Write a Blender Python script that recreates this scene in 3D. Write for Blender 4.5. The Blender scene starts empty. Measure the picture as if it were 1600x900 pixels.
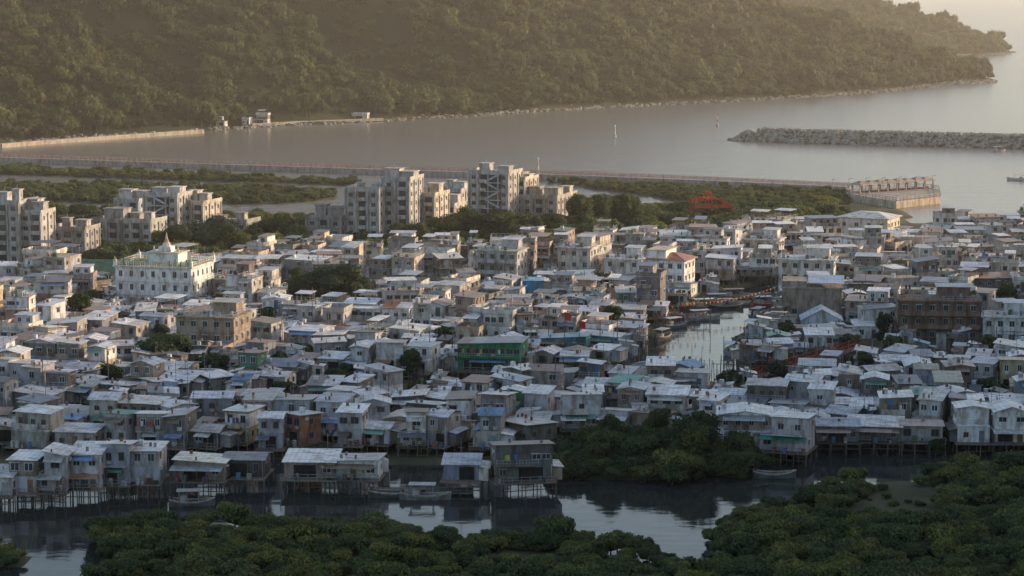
import bpy, math, random
import numpy as np
from mathutils import Vector, noise
R=random.Random(7); NR=np.random.RandomState(5)
F=3600.;H=80.;TH=math.atan(480/F);CT=math.cos(TH);ST=math.sin(TH)
# projection helpers: image pixels to metres on the ground through the camera, and back
def G(px,py,z=0.):
    u=(px-800)/F; v=(450-py)/F
    t=(z-H)/(-ST+CT*v)
    return (u*t,(CT+ST*v)*t)
def SC(py):
    v=(450-py)/F
    return F/((-H)/(-ST+CT*v))
def PR(x,y,z=0.):
    dp=y*CT-(z-H)*ST; up=y*ST+(z-H)*CT
    return 800+F*x/dp, 450-F*up/dp
def inpoly(X,Y,poly):
    X=np.asarray(X,float);Y=np.asarray(Y,float);ins=np.zeros(X.shape,bool);n=len(poly)
    for i in range(n):
        x1,y1=poly[i];x2,y2=poly[(i+1)%n]
        if y1==y2: continue
        c=((y1>Y)!=(y2>Y))&(X<(x2-x1)*(Y-y1)/(y2-y1)+x1)
        ins^=c
    return ins
def sdist(X,Y,poly,closed=True):
    D=np.full(X.shape,1e9);n=len(poly)
    for i in range(n if closed else n-1):
        x1,y1=poly[i];x2,y2=poly[(i+1)%n]
        dx,dy=x2-x1,y2-y1;L=dx*dx+dy*dy+1e-9
        t=np.clip(((X-x1)*dx+(Y-y1)*dy)/L,0,1)
        D=np.minimum(D,np.hypot(X-x1-t*dx,Y-y1-t*dy))
    return D
def W(pl): return [G(*p) for p in pl]
scene=bpy.context.scene
COL=scene.collection
# ---------------- materials
def newmat(n):
    m=bpy.data.materials.new(n);m.use_nodes=True;nt=m.node_tree
    return m,nt,nt.nodes,nt.links,nt.nodes['Principled BSDF']
def attr_mat(name,rough,grime,scale,stretch,spec=0.3,lo=0.6,seam=False):
    m,nt,N,L,b=newmat(name)
    a=N.new('ShaderNodeAttribute');a.attribute_name='Col'
    tc=N.new('ShaderNodeTexCoord');mp=N.new('ShaderNodeMapping');mp.inputs['Scale'].default_value=stretch
    oi=N.new('ShaderNodeObjectInfo');ad=N.new('ShaderNodeVectorMath');ad.operation='SCALE';ad.inputs['Scale'].default_value=40
    cb=N.new('ShaderNodeCombineXYZ');L.new(oi.outputs['Random'],cb.inputs[0]);L.new(cb.outputs[0],ad.inputs[0]);L.new(ad.outputs[0],mp.inputs['Location'])
    L.new(tc.outputs['Object'],mp.inputs['Vector'])
    n1=N.new('ShaderNodeTexNoise');n1.inputs['Scale'].default_value=scale;n1.inputs['Detail'].default_value=6;n1.inputs['Roughness'].default_value=.68
    L.new(mp.outputs[0],n1.inputs['Vector'])
    cr=N.new('ShaderNodeValToRGB');e=cr.color_ramp.elements
    e[0].position=.36;e[0].color=(lo,lo*.82,lo*.68,1);e[1].position=.56;e[1].color=(1.04,1.04,1.04,1)
    L.new(n1.outputs['Fac'],cr.inputs[0])
    mx=N.new('ShaderNodeMix');mx.data_type='RGBA';mx.blend_type='MULTIPLY';mx.inputs[0].default_value=grime
    L.new(a.outputs['Color'],mx.inputs[6]);L.new(cr.outputs[0],mx.inputs[7])
    out=mx.outputs[2]
    if seam:
        sp=N.new('ShaderNodeSeparateXYZ');L.new(tc.outputs['Object'],sp.inputs[0])
        m1=N.new('ShaderNodeMath');m1.operation='MULTIPLY';m1.inputs[1].default_value=1.15;L.new(sp.outputs[0],m1.inputs[0])
        m2=N.new('ShaderNodeMath');m2.operation='FRACT';L.new(m1.outputs[0],m2.inputs[0])
        m3=N.new('ShaderNodeMath');m3.operation='GREATER_THAN';m3.inputs[1].default_value=.12;L.new(m2.outputs[0],m3.inputs[0])
        m4=N.new('ShaderNodeMapRange');m4.inputs[3].default_value=.68;m4.inputs[4].default_value=1;L.new(m3.outputs[0],m4.inputs[0])
        mx2=N.new('ShaderNodeMix');mx2.data_type='RGBA';mx2.blend_type='MULTIPLY';mx2.inputs[0].default_value=1
        L.new(out,mx2.inputs[6]);L.new(m4.outputs[0],mx2.inputs[7]);out=mx2.outputs[2]
    L.new(out,b.inputs['Base Color'])
    b.inputs['Roughness'].default_value=rough;b.inputs['Specular IOR Level'].default_value=spec
    return m
M_wall=attr_mat('painted_wall',0.85,1.0,0.8,(1,1,0.35),0.2,.5)
M_roof=attr_mat('tin_roof',0.42,1.0,0.45,(1,2.2,1),0.5,lo=0.5,seam=True)
M_wood=attr_mat('weathered_wood',0.9,1.0,1.5,(1,1,.3),0.1)
m,nt,N,L,b=newmat('window_glass');M_glass=m
b.inputs['Base Color'].default_value=(.035,.045,.06,1);b.inputs['Roughness'].default_value=.15
MATS=[M_wall,M_roof,M_glass,M_wood]
def foliage_mat(name,trans=.3):
    m,nt,N,L,b=newmat(name)
    a=N.new('ShaderNodeAttribute');a.attribute_name='Col'
    oi=N.new('ShaderNodeObjectInfo')
    cr=N.new('ShaderNodeValToRGB');e=cr.color_ramp.elements
    e[0].color=(.5,.6,.58,1);e[1].color=(1.65,1.35,.85,1)
    k=e.new(.5);k.color=(.95,1.,.9,1)
    L.new(oi.outputs['Random'],cr.inputs[0])
    mx=N.new('ShaderNodeMix');mx.data_type='RGBA';mx.blend_type='MULTIPLY';mx.inputs[0].default_value=1
    L.new(a.outputs['Color'],mx.inputs[6]);L.new(cr.outputs[0],mx.inputs[7])
    L.new(mx.outputs[2],b.inputs['Base Color']);b.inputs['Roughness'].default_value=.65;b.inputs['Specular IOR Level'].default_value=.25
    t=N.new('ShaderNodeBsdfTranslucent');L.new(mx.outputs[2],t.inputs['Color'])
    ms=N.new('ShaderNodeMixShader');ms.inputs[0].default_value=trans
    L.new(b.outputs[0],ms.inputs[1]);L.new(t.outputs[0],ms.inputs[2]);L.new(ms.outputs[0],N['Material Output'].inputs[0])
    return m
M_leaf=foliage_mat('foliage')
def noise_mat(name,c1,c2,scale,rough=.95,bump=0.):
    m,nt,N,L,b=newmat(name)
    tc=N.new('ShaderNodeTexCoord');n1=N.new('ShaderNodeTexNoise');n1.inputs['Scale'].default_value=scale;n1.inputs['Detail'].default_value=8
    L.new(tc.outputs['Object'],n1.inputs['Vector'])
    cr=N.new('ShaderNodeValToRGB');cr.color_ramp.elements[0].position=.35;cr.color_ramp.elements[1].position=.65
    cr.color_ramp.elements[0].color=(*c1,1);cr.color_ramp.elements[1].color=(*c2,1)
    L.new(n1.outputs['Fac'],cr.inputs[0]);L.new(cr.outputs[0],b.inputs['Base Color'])
    b.inputs['Roughness'].default_value=rough;b.inputs['Specular IOR Level'].default_value=.15
    if bump:
        bp=N.new('ShaderNodeBump');bp.inputs['Distance'].default_value=bump;L.new(n1.outputs['Fac'],bp.inputs['Height']);L.new(bp.outputs[0],b.inputs['Normal'])
    return m
M_mud=noise_mat('mud_and_grass',(.055,.058,.033),(.11,.1,.055),.12)
M_hillsoil=noise_mat('forest_floor',(.03,.04,.018),(.06,.06,.028),.03)
M_rock=noise_mat('rock',(.2,.175,.15),(.42,.37,.31),.6,.9,.2)
def water_mat(name,base,rough,sc,dist):
    m,nt,N,L,b=newmat(name)
    b.inputs['Base Color'].default_value=(*base,1);b.inputs['Roughness'].default_value=rough;b.inputs['IOR'].default_value=1.33
    tc=N.new('ShaderNodeTexCoord');n1=N.new('ShaderNodeTexNoise');n1.inputs['Scale'].default_value=sc;n1.inputs['Detail'].default_value=6
    mp=N.new('ShaderNodeMapping');mp.inputs['Scale'].default_value=(.5,1,1)
    L.new(tc.outputs['Object'],mp.inputs[0]);L.new(mp.outputs[0],n1.inputs['Vector'])
    bp=N.new('ShaderNodeBump');bp.inputs['Distance'].default_value=dist;L.new(n1.outputs['Fac'],bp.inputs['Height']);L.new(bp.outputs[0],b.inputs['Normal'])
    return m
M_sea=water_mat('sea_water',(.19,.17,.15),.22,.12,.4)
M_creek=water_mat('creek_water',(.03,.034,.034),.04,.35,.05)
# ---------------- mesh builder
def mesh_from(name,v,f,mats,mi=None,col=None,smooth=False):
    me=bpy.data.meshes.new(name);me.from_pydata(v,[],f)
    for m_ in mats: me.materials.append(m_)
    if mi is not None: me.polygons.foreach_set('material_index',mi)
    if col is not None:
        a=me.attributes.new('Col','FLOAT_COLOR','FACE')
        c=np.ones((len(f),4),np.float32);c[:,:3]=np.asarray(col,np.float32)
        a.data.foreach_set('color',c.ravel())
    if smooth: me.polygons.foreach_set('use_smooth',[True]*len(f))
    me.update();return me
def addobj(name,me,loc=(0,0,0),rot=0,coll=None):
    o=bpy.data.objects.new(name,me);o.location=loc;o.rotation_euler=(0,0,rot);(coll or COL).objects.link(o);return o
HQ=((0,3,2,1),(4,5,6,7),(0,1,5,4),(1,2,6,5),(2,3,7,6),(3,0,4,7))
class MB:
    def __init__(s): s.v=[];s.f=[];s.m=[];s.c=[]
    def hexa(s,p,mat,col):
        n=len(s.v);s.v+=p
        for q in HQ: s.f.append((n+q[0],n+q[1],n+q[2],n+q[3]));s.m.append(mat);s.c.append(col)
    def box(s,x0,x1,y0,y1,z0,z1,mat,col):
        s.hexa([(x0,y0,z0),(x1,y0,z0),(x1,y1,z0),(x0,y1,z0),(x0,y0,z1),(x1,y0,z1),(x1,y1,z1),(x0,y1,z1)],mat,col)
    def slab(s,x0,x1,y0,y1,za,zb,zc,zd,t,mat,col):
        s.hexa([(x0,y0,za),(x1,y0,zb),(x1,y1,zc),(x0,y1,zd),(x0,y0,za+t),(x1,y0,zb+t),(x1,y1,zc+t),(x0,y1,zd+t)],mat,col)
    def beam(s,a,b_,r,mat,col):
        a=Vector(a);b_=Vector(b_);d=(b_-a).normalized()
        u=d.cross(Vector((0,0,1)));u=u.normalized() if u.length>1e-3 else Vector((1,0,0))
        w=d.cross(u);u*=r;w*=r
        s.hexa([tuple(a-u-w),tuple(a+u-w),tuple(a+u+w),tuple(a-u+w),tuple(b_-u-w),tuple(b_+u-w),tuple(b_+u+w),tuple(b_-u+w)],mat,col)
    def cyl(s,x,y,z0,z1,r,mat,col,n=10,r2=None):
        r2=r if r2 is None else r2
        k=len(s.v)
        for i in range(n):
            a=2*math.pi*i/n;s.v.append((x+r*math.cos(a),y+r*math.sin(a),z0))
        for i in range(n):
            a=2*math.pi*i/n;s.v.append((x+r2*math.cos(a),y+r2*math.sin(a),z1))
        for i in range(n):
            j=(i+1)%n;s.f.append((k+i,k+j,k+n+j,k+n+i));s.m.append(mat);s.c.append(col)
        s.f.append(tuple(k+n+i for i in range(n)));s.m.append(mat);s.c.append(col)
    def face(s,pts,mat,col):
        k=len(s.v);s.v+=pts;s.f.append(tuple(range(k,k+len(pts))));s.m.append(mat);s.c.append(col)
    def gable(s,x0,x1,y0,y1,z,h,ov,axis,mat,col,wc,t=.1):
        if axis=='x':
            ym=(y0+y1)/2;k=h/((y1-y0)/2)
            s.slab(x0-ov,x1+ov,y0-ov,ym,z-ov*k,z-ov*k,z+h,z+h,t,mat,col)
            s.slab(x0-ov,x1+ov,ym,y1+ov,z+h,z+h,z-ov*k,z-ov*k,t,mat,col)
            for x in (x0+.01,x1-.01): s.face([(x,y0,z),(x,y1,z),(x,ym,z+h)],0,wc)
        else:
            xm=(x0+x1)/2;k=h/((x1-x0)/2)
            s.slab(x0-ov,xm,y0-ov,y1+ov,z-ov*k,z+h,z+h,z-ov*k,t,mat,col)
            s.slab(xm,x1+ov,y0-ov,y1+ov,z+h,z-ov*k,z-ov*k,z+h,t,mat,col)
            for y in (y0+.01,y1-.01): s.face([(x0,y,z),(x1,y,z),(xm,y,z+h)],0,wc)
    def hip(s,x0,x1,y0,y1,z,h,ov,mat,col):
        x0-=ov;x1+=ov;y0-=ov;y1+=ov;i=min(x1-x0,y1-y0)*.42
        A=[(x0,y0,z),(x1,y0,z),(x1,y1,z),(x0,y1,z)];B=[(x0+i,y0+i,z+h),(x1-i,y0+i,z+h),(x1-i,y1-i,z+h),(x0+i,y1-i,z+h)]
        s.hexa(A+B,mat,col)
        s.box(x0,x1,y0,y1,z-.15,z-.01,0,(.5,.48,.44))
    def panel(s,fc,x0,x1,y0,y1,u,z,w,h,pr,mat,col):
        if fc=='f': s.box(u-w/2,u+w/2,y0-pr,y0+.04,z,z+h,mat,col)
        elif fc=='b': s.box(u-w/2,u+w/2,y1-.04,y1+pr,z,z+h,mat,col)
        elif fc=='r': s.box(x1-.04,x1+pr,u-w/2,u+w/2,z,z+h,mat,col)
        else: s.box(x0-pr,x0+.04,u-w/2,u+w/2,z,z+h,mat,col)
    def window(s,fc,x0,x1,y0,y1,u,z,w,h,fcx,hood=True):
        s.panel(fc,x0,x1,y0,y1,u,z,w,h,.05,0,fcx)
        s.panel(fc,x0,x1,y0,y1,u,z+.08,w-.16,h-.16,.065,2,(0,0,0))
        s.panel(fc,x0,x1,y0,y1,u,z+.08,.07,h-.16,.085,0,fcx)
        if hood: s.panel(fc,x0,x1,y0,y1,u,z+h+.05,w+.3,.08,.38,0,fcx)
    def rail(s,p,z,h=.95,mat=0,col=(.4,.4,.4),step=1.2,r=.03):
        for a,b_ in zip(p[:-1],p[1:]):
            Ln=math.dist(a,b_);n=max(1,int(Ln/step))
            for i in range(n+1):
                t=i/n;x=a[0]+(b_[0]-a[0])*t;y=a[1]+(b_[1]-a[1])*t
                s.beam((x,y,z),(x,y,z+h),r,mat,col)
            for q in (h,h*.5): s.beam((a[0],a[1],z+q),(b_[0],b_[1],z+q),r,mat,col)
    def obj(s,name,loc=(0,0,0),rot=0):
        me=mesh_from(name,s.v,s.f,MATS,s.m,s.c)
        return addobj(name,me,loc,rot)
def jit(c,r,a=.08):
    k=1+r.uniform(-a,a)*2;return tuple(max(.01,min(.85,x*k+r.uniform(-.01,.01))) for x in c)
TIN=[(.5,.5,.52),(.58,.57,.58),(.42,.43,.46),(.64,.63,.63),(.27,.28,.31),(.42,.39,.36),(.72,.71,.71),(.18,.17,.17),(.3,.24,.2),(.22,.2,.19)]
CON=[(.56,.53,.5),(.46,.42,.39),(.62,.6,.58),(.34,.31,.29),(.74,.73,.71),(.54,.45,.36),(.24,.21,.19),(.58,.5,.43),(.46,.35,.28),(.47,.47,.47),(.66,.65,.64)]
ROOF=[(.72,.71,.72),(.8,.79,.79),(.6,.6,.62),(.84,.83,.82),(.46,.48,.52),(.68,.64,.6),(.62,.65,.7),(.5,.48,.46)]
ROOFD=[(.25,.17,.12),(.32,.24,.19),(.17,.19,.24),(.34,.35,.38),(.36,.21,.13),(.15,.13,.12)]
WOODC=(.12,.095,.075)
def house(w,d,fl,roof,wc,rc,stilt,r,awn=None,wn=True):
    b=MB();x0,x1,y0,y1=-w/2,w/2,-d/2,d/2
    if stilt:
        z=2.1
        ny=max(2,int(d/2.4));nx=max(3,int(w/1.9))
        for i in range(nx+1):
            for j in range(ny+1):
                X=-w/2-.3+(w+.6)*i/nx;Y=-d/2-1.6+(d+2)*j/ny
                if j in(0,1,ny) or i in (0,nx): b.beam((X+r.uniform(-.15,.15),Y,-2.),(X,Y,1.95),.07,3,jit((.17,.14,.12),r,.2))
        b.box(-w/2-.5,w/2+.5,-d/2-1.8,d/2+.5,1.92,2.08,3,jit((.2,.17,.14),r,.2))
        b.beam((-w/2-.3,-d/2-1.6,r.uniform(.6,1.1)),(w/2+.3,-d/2-1.6,r.uniform(.6,1.2)),.06,3,WOODC)
        if r.random()<.6: b.rail([(-w/2-.4,-d/2-1.7),(w/2+.4,-d/2-1.7)],2.08,.95,3,jit((.3,.28,.27),r),1.4,.04)
        if r.random()<.8:
            for k in range(r.randint(2,6)):
                X=r.uniform(-w/2,w/2-.4);q=r.uniform(.3,.8);b.box(X,X+q,-d/2-1.5,-d/2-1.5+q*.8,2.09,2.1+r.uniform(.4,1.2),0,r.choice([(.1,.2,.35),(.4,.4,.4),(.3,.1,.07),(.08,.14,.06),(.2,.15,.1),(.5,.5,.45),(.1,.08,.07)]))
        if r.random()<.35: # makeshift porch roof
            b.slab(-w/2-.4,w/2*r.uniform(0,1),-d/2-2.1,-d/2+.02,3.9,3.9,4.3,4.3,.05,1,jit(r.choice(ROOF+ROOFD+ROOFD),r))
            for X in(-w/2-.3,0): b.beam((X,-d/2-2,2.1),(X,-d/2-2,3.9),.05,3,WOODC)
    else:
        z=.25;b.box(x0-.25,x1+.25,y0-.25,y1+.25,-1,z,0,(.25,.24,.23))
    fh=r.uniform(2.4,2.8);con=roof=='flat'
    fcx=jit((.66,.66,.66),r) if r.random()<.65 else (.3,.2,.15)
    if r.random()<.45:
        s_=r.choice([-1,1]);q=r.uniform(1.2,2.4);hh=r.uniform(1.9,2.4);a_=(x1+.02,x1+q) if s_>0 else (x0-q,x0-.02);yy=y0+r.uniform(0,d*.4)
        b.box(a_[0],a_[1],yy,y1-.3,z-.1,z+hh-.1,0,jit(r.choice(TIN+CON),r))
        zz=(hh+.25,hh,hh,hh+.25) if s_>0 else (hh,hh+.25,hh+.25,hh)
        b.slab(a_[0]-(.3 if s_<0 else -.0),a_[1]+(.3 if s_>0 else 0),yy-.4,y1,*[z+q_-.08 for q_ in zz],.06,1,jit(r.choice(ROOF+ROOFD),r))
    for i in range(fl):
        if i>0 and r.random()<.45 and w>4.2:
            if r.random()<.5:
                oy=y0;y0+=d*.25
                b.box(x0,x1,oy,y0-.01,z,z+.12,0,jit(wc,r));b.rail([(x0+.1,y0-.1),(x0+.1,oy+.1),(x1-.1,oy+.1),(x1-.1,y0-.1)],z+.1,.9,0,jit((.5,.5,.5),r),.9)
            else:
                ox=x0;x0+=w*.25
                b.slab(ox-.2,x0-.02,y0-.2,y1+.2,z,z+.3,z+.3,z,.08,1,rc)
            w=x1-x0;d=y1-y0
        c=jit(wc,r,.05)
        if i>0 and r.random()<.35: c=jit(r.choice(CON if con else TIN),r)
        b.box(x0,x1,y0,y1,z,z+fh,0,c)
        if r.random()<.3: # patched cladding
            u=r.uniform(x0+.6,x1-.6);b.panel('f',x0,x1,y0,y1,u,z+.1,1.1,fh-.4,.03,0,jit(r.choice(TIN+[(.1,.2,.32),(.12,.22,.15)]),r))
        if con or r.random()<.3: b.box(x0-.12,x1+.12,y0-.12,y1+.12,z+fh-.13,z+fh+.04,0,jit(wc,r,.1))
        dark=None
        if i==0 and r.random()<.38:
            dark=r.uniform(x0+w*.3,x1-w*.3);b.panel('f',x0,x1,y0,y1,dark,z+.05,w*.45,2.05,.045,3,(.035,.03,.028))  # near-black panel paints the shade of an open ground floor
            for X in(-.25*w*.9,.25*w*.9): b.beam((dark+X,y0-.12,z),(dark+X,y0-.12,z+2.1),.05,3,(.3,.27,.24))
        if wn:
            nw=max(1,int(w/(2.1 if r.random()<.7 else 1.6)));wt=r.choice([.9,1.1,1.4]);wh=r.choice([.9,1.1,1.3])
            for k in range(nw):
                u=x0+w*(k+.5)/nw+r.uniform(-.15,.15);q=r.random()
                if dark is not None and abs(u-dark)<w*.25+.5: continue
                if i==0 and k==nw//2 and q<.8: b.panel('f',x0,x1,y0,y1,u,z+.05,.9,2.0,.05,3,jit(r.choice([(.25,.16,.1),(.2,.25,.3),(.1,.1,.1),(.4,.4,.42)]),r))
                elif q<.8: b.window('f',x0,x1,y0,y1,u,z+.85,min(w/nw-.4,wt),wh,fcx,r.random()<.5)
                if r.random()<.22: b.panel('f',x0,x1,y0,y1,u+.1,z+.35,.75,.5,.35,0,(.6,.6,.58))
            nd=max(1,int(d/2.6))
            for fc in 'rl':
                for k in range(nd):
                    if r.random()<.65: b.window(fc,x0,x1,y0,y1,y0+d*(k+.5)/nd,z+.9,.95,1.05,fcx,r.random()<.3)
                if r.random()<.3: b.panel(fc,x0,x1,y0,y1,y0+d*.25,z+1.8,.7,.5,.35,0,(.6,.6,.58))
            if r.random()<.4: b.window('b',x0,x1,y0,y1,(x0+x1)/2,z+.9,1.1,1.1,fcx,False)
        if i>0 and r.random()<.45 and w>4:
            bw=w*r.uniform(.5,1);b.box(x0,x0+bw,y0-1.1,y0-.02,z-.02,z+.1,0,jit(wc,r))
            if r.random()<.5: b.rail([(x0+.05,y0-.1),(x0+.05,y0-1.05),(x0+bw-.05,y0-1.05),(x0+bw-.05,y0-.1)],z+.1,.9,0,jit((.5,.5,.5),r),.5,.02)
            else: b.box(x0+.02,x0+bw-.02,y0-1.08,y0-1.,z+.1,z+1.,0,jit(r.choice(CON),r))
            if r.random()<.5:
                for k in range(r.randint(2,5)):
                    X=x0+r.uniform(.2,max(.3,bw-.6));b.box(X,X+.45,y0-1.2,y0-1.15,z+1.,z+1.9,0,r.choice([(.6,.1,.08),(.1,.2,.5),(.7,.7,.7),(.6,.5,.2),(.15,.15,.2)]))
        elif r.random()<(.8 if awn else .35):
            ac=awn or r.choice([(.5,.52,.55),(.2,.35,.3),(.35,.25,.2),(.2,.32,.5),(.6,.6,.6),(.6,.6,.6),(.28,.2,.16)])
            aw=w*r.uniform(.5,1.05)/2
            xm=(x0+x1)/2+r.uniform(-.3,.3);b.slab(xm-aw,xm+aw,y0-1.5,y0+.02,z+fh-.75,z+fh-.75,z+fh-.3,z+fh-.3,.05,1,jit(ac,r))
            for q in(-aw+.1,aw-.1): b.beam((xm+q,y0-1.45,z if i==0 else z+fh-1.1),(xm+q,y0-1.45,z+fh-.76),.04,3,(.2,.2,.2))
        if r.random()<.5: b.beam((x1-.2,y0-.07,z),(x1-.2,y0-.07,z+fh),.05,0,(.5,.5,.5))
        z+=fh
    if roof=='gable':
        ax='x' if r.random()<.6 else 'y';b.gable(x0,x1,y0,y1,z,r.uniform(.35,.9),.35,ax,1,rc,wc)
    elif roof=='shed':
        h=r.uniform(.25,.8);o=.4
        k=r.choice([(0,0,h,h),(0,h,h,0),(h,0,0,h),(0,0,h,h),(h,h,0,0)])
        nsh=max(1,int(w/2.4))
        for q in range(nsh):
            ta,tb=q/nsh,(q+1)/nsh;xa=x0-o+(w+2*o)*ta;xb=x0-o+(w+2*o)*tb;L_=lambda A_,B_,t:A_+(B_-A_)*t
            b.slab(xa,xb-.01,y0-o,y1+o,z+L_(k[0],k[1],ta)+.02,z+L_(k[0],k[1],tb)+.02,z+L_(k[3],k[2],tb)+.02,z+L_(k[3],k[2],ta)+.02,.09,1,jit(rc,r,.06) if r.random()<.85 else jit(r.choice(ROOF+ROOFD),r))
        b.hexa([(x0+.02,y0+.02,z-.01),(x1-.02,y0+.02,z-.01),(x1-.02,y1-.02,z-.01),(x0+.02,y1-.02,z-.01),(x0+.02,y0+.02,z+k[0]),(x1-.02,y0+.02,z+k[1]),(x1-.02,y1-.02,z+k[2]),(x0+.02,y1-.02,z+k[3])],0,wc)
    elif roof=='flat':
        b.box(x0-.2,x1+.2,y0-.2,y1+.2,z+.05,z+.2,0,jit((.46,.44,.41),r))
        q=r.random();z+=.2
        if q<.45:
            pc=jit(wc,r)
            b.box(x0-.2,x1+.2,y0-.2,y0-.05,z+.001,z+.9,0,pc);b.box(x0-.2,x1+.2,y1+.05,y1+.2,z+.001,z+.9,0,pc)
            b.box(x0-.2,x0-.05,y0-.045,y1+.045,z+.001,z+.89,0,pc);b.box(x1+.05,x1+.2,y0-.045,y1+.045,z+.001,z+.89,0,pc)
        elif q<.8: b.rail([(x0,y0),(x1,y0),(x1,y1),(x0,y1),(x0,y0)],z,.95,0,jit((.5,.5,.5),r),1.1)
        if r.random()<.8:
            sx=w*r.uniform(.4,.95);sy=d*r.uniform(.4,.85);ax=x0+.1+r.random()*max(0,w-sx-.2);ay=y1-sy-.2
            if r.random()<.45:
                b.box(ax,ax+sx,ay,ay+sy,z,z+2.2,0,jit(r.choice(CON),r))
                for k in range(max(1,int(sx/2))): b.window('f',ax,ax+sx,ay,ay+sy,ax+sx*(k+.5)/max(1,int(sx/2)),z+.8,1.,1.,fcx,False)
            else:
                for X in(ax+.1,ax+sx-.1):
                    for Y in (ay+.1,ay+sy-.1): b.beam((X,Y,z),(X,Y,z+2.25),.05,3,(.3,.3,.3))
            b.slab(ax-.3,ax+sx+.3,ay-.4,ay+sy+.3,z+2.22,z+2.22,z+2.5,z+2.5,.08,1,rc)
        if r.random()<.4: b.cyl(x0+.8,y0+.9,z,z+1.2,.5,0,r.choice([(.7,.7,.7),(.15,.3,.5),(.6,.6,.55)]))
        for k in range(r.randint(2,7)):
            X=r.uniform(x0+.4,x1-.4);Y=r.uniform(y0+.3,y0+1.4);q=r.uniform(.2,.45);b.box(X-q,X+q,Y-q,Y+q,z,z+r.uniform(.3,1.1),0,r.choice([(.1,.16,.06),(.3,.15,.1),(.5,.5,.5),(.12,.22,.4),(.08,.13,.05),(.08,.13,.05),(.12,.1,.09)]))
    if roof!='flat':
        if r.random()<.3: b.box(x0+.5,x0+1.3,0,.7,z+.3,z+1.1,1,(.6,.6,.6))
        for k in range(r.randint(0,3)):
            X=r.uniform(x0,x1-1);Y=r.uniform(y0,y1-1);b.box(X,X+r.uniform(.2,.5),Y,Y+.25,z+.3,z+r.uniform(.85,1.),3,r.choice([(.3,.3,.3),(.25,.15,.1)]))
    if r.random()<.4:
        X=r.uniform(x0,x1);b.beam((X,y1-.3,z-.5),(X,y1-.3,z+r.uniform(2,3.8)),.035,3,(.25,.25,.25));b.beam((X-.5,y1-.3,z+1.8),(X+.5,y1-.3,z+1.8),.025,3,(.25,.25,.25))
    return b
occ=[];FCL=[]
def put(b,name,px,py,rot,rad,z=0.,clear=True):
    x,y=G(px,py);occ.append((x,y+rad*.6,rad))
    if clear: FCL.append((x,y,rad*.8,9,28))
    return b.obj(name,(x,y+rad*.5,z),rot)
# ---------------- ground, creeks
VILL=[(-400,455),(0,448),(150,436),(300,428),(480,424),(700,412),(900,404),(1130,392),(1250,372),(1320,384),(1420,380),(1480,366),(2000,362),(2000,700),(1490,698),(1290,706),(1230,716),(1060,716),(1030,690),(880,690),(862,752),(600,758),(0,768),(-400,775)]
LAND=[(-400,345),(150,338),(400,335),(480,345),(700,325),(900,322),(1180,332),(1330,318),(1420,330),(1430,352),(1480,346),(2000,336),(2000,688),(1490,690),(1290,697),(1190,728),(1050,752),(862,755),(855,728),(600,724),(250,715),(0,735),(-400,740)]
CREEK=[(980,600),(1000,560),(1020,522),(1070,490),(1100,470),(1125,455),(1215,441),(1225,468),(1205,495),(1180,525),(1165,555),(1150,600)]
BR=[(-400,680),(0,664),(200,650),(450,627),(720,600),(1000,592),(1000,605),(720,617),(450,645),(200,668),(0,682),(-400,700)]
BR2=[(1100,592),(1345,556),(1600,545),(2000,540),(2000,548),(1600,556),(1345,572),(1150,612)]
WET=[[(-400,262),(0,264),(200,270),(560,285),(560,291),(300,283),(0,273),(-400,271)],
 [(-400,292),(0,290),(200,290),(400,294),(530,304),(525,311),(430,320),(200,319),(0,314),(-400,312)],
 [(-400,318),(60,326),(180,336),(180,350),(-400,358)],
 [(840,283),(1325,305),(1328,322),(1180,332),(1090,320),(1000,306)]]
MG=[(-200,1000),(130,985),(135,925),(165,890),(150,846),(220,828),(350,822),(480,832),(600,830),(700,842),(850,852),(960,860),(1050,880),(1110,870),(1105,848),(1140,824),(1200,804),(1260,780),(1350,757),(1500,740),(1700,732),(2000,728),(2000,1000)]
MG0=[(-160,860),(20,858),(46,870),(36,888),(-10,892),(-160,900)]
BUSH=[(866,752),(872,712),(960,700),(1080,705),(1190,722),(1186,742),(1120,750),(1050,760),(950,750)]
POOL=[(1055,895),(1085,874),(1135,869),(1120,886),(1080,902)]
BELT=[(180,352),(400,350),(700,336),(900,330),(1180,340),(1320,328),(1325,350),(1250,368),(1180,378),(1130,388),(900,400),(700,408),(480,420),(300,424),(150,430),(150,352)]
CL=[[(1340,815),(1335,790),(1370,765),(1440,752),(1510,765),(1450,790),(1485,822),(1400,832)],[(765,860),(860,872),(845,898),(780,892)],[(1500,800),(1600,790),(1600,800),(1510,812)]]
wl=lambda p:W(p)
xs=np.arange(-340,341,4.);ys=np.arange(270,1090,4.)
X,Y=np.meshgrid(xs,ys)
Z=np.full(X.shape,-1.6)
for p in WET: Z[inpoly(X,Y,wl(p))]=.35
land=inpoly(X,Y,wl(LAND));Z[land]=.55
for p in (CREEK,BR,BR2): Z[inpoly(X,Y,wl(p))]=-1.6
for p in (MG,MG0): Z[inpoly(X,Y,wl(p))]=.4
Z[inpoly(X,Y,wl(POOL))]=-1
ny,nx=X.shape
for j in range(ny):
    for i in range(nx): Z[j,i]+=.15*noise.noise((X[j,i]*.1,Y[j,i]*.1,0))
def gridmesh(name,X,Y,Z,mat,smooth=True):
    ny,nx=X.shape
    v=np.stack([X.ravel(),Y.ravel(),Z.ravel()],1).tolist()
    f=[(j*nx+i,j*nx+i+1,(j+1)*nx+i+1,(j+1)*nx+i) for j in range(ny-1) for i in range(nx-1)]
    return addobj(name,mesh_from(name,v,f,[mat],smooth=smooth))
gridmesh('ground',X,Y,Z,M_mud)
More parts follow.
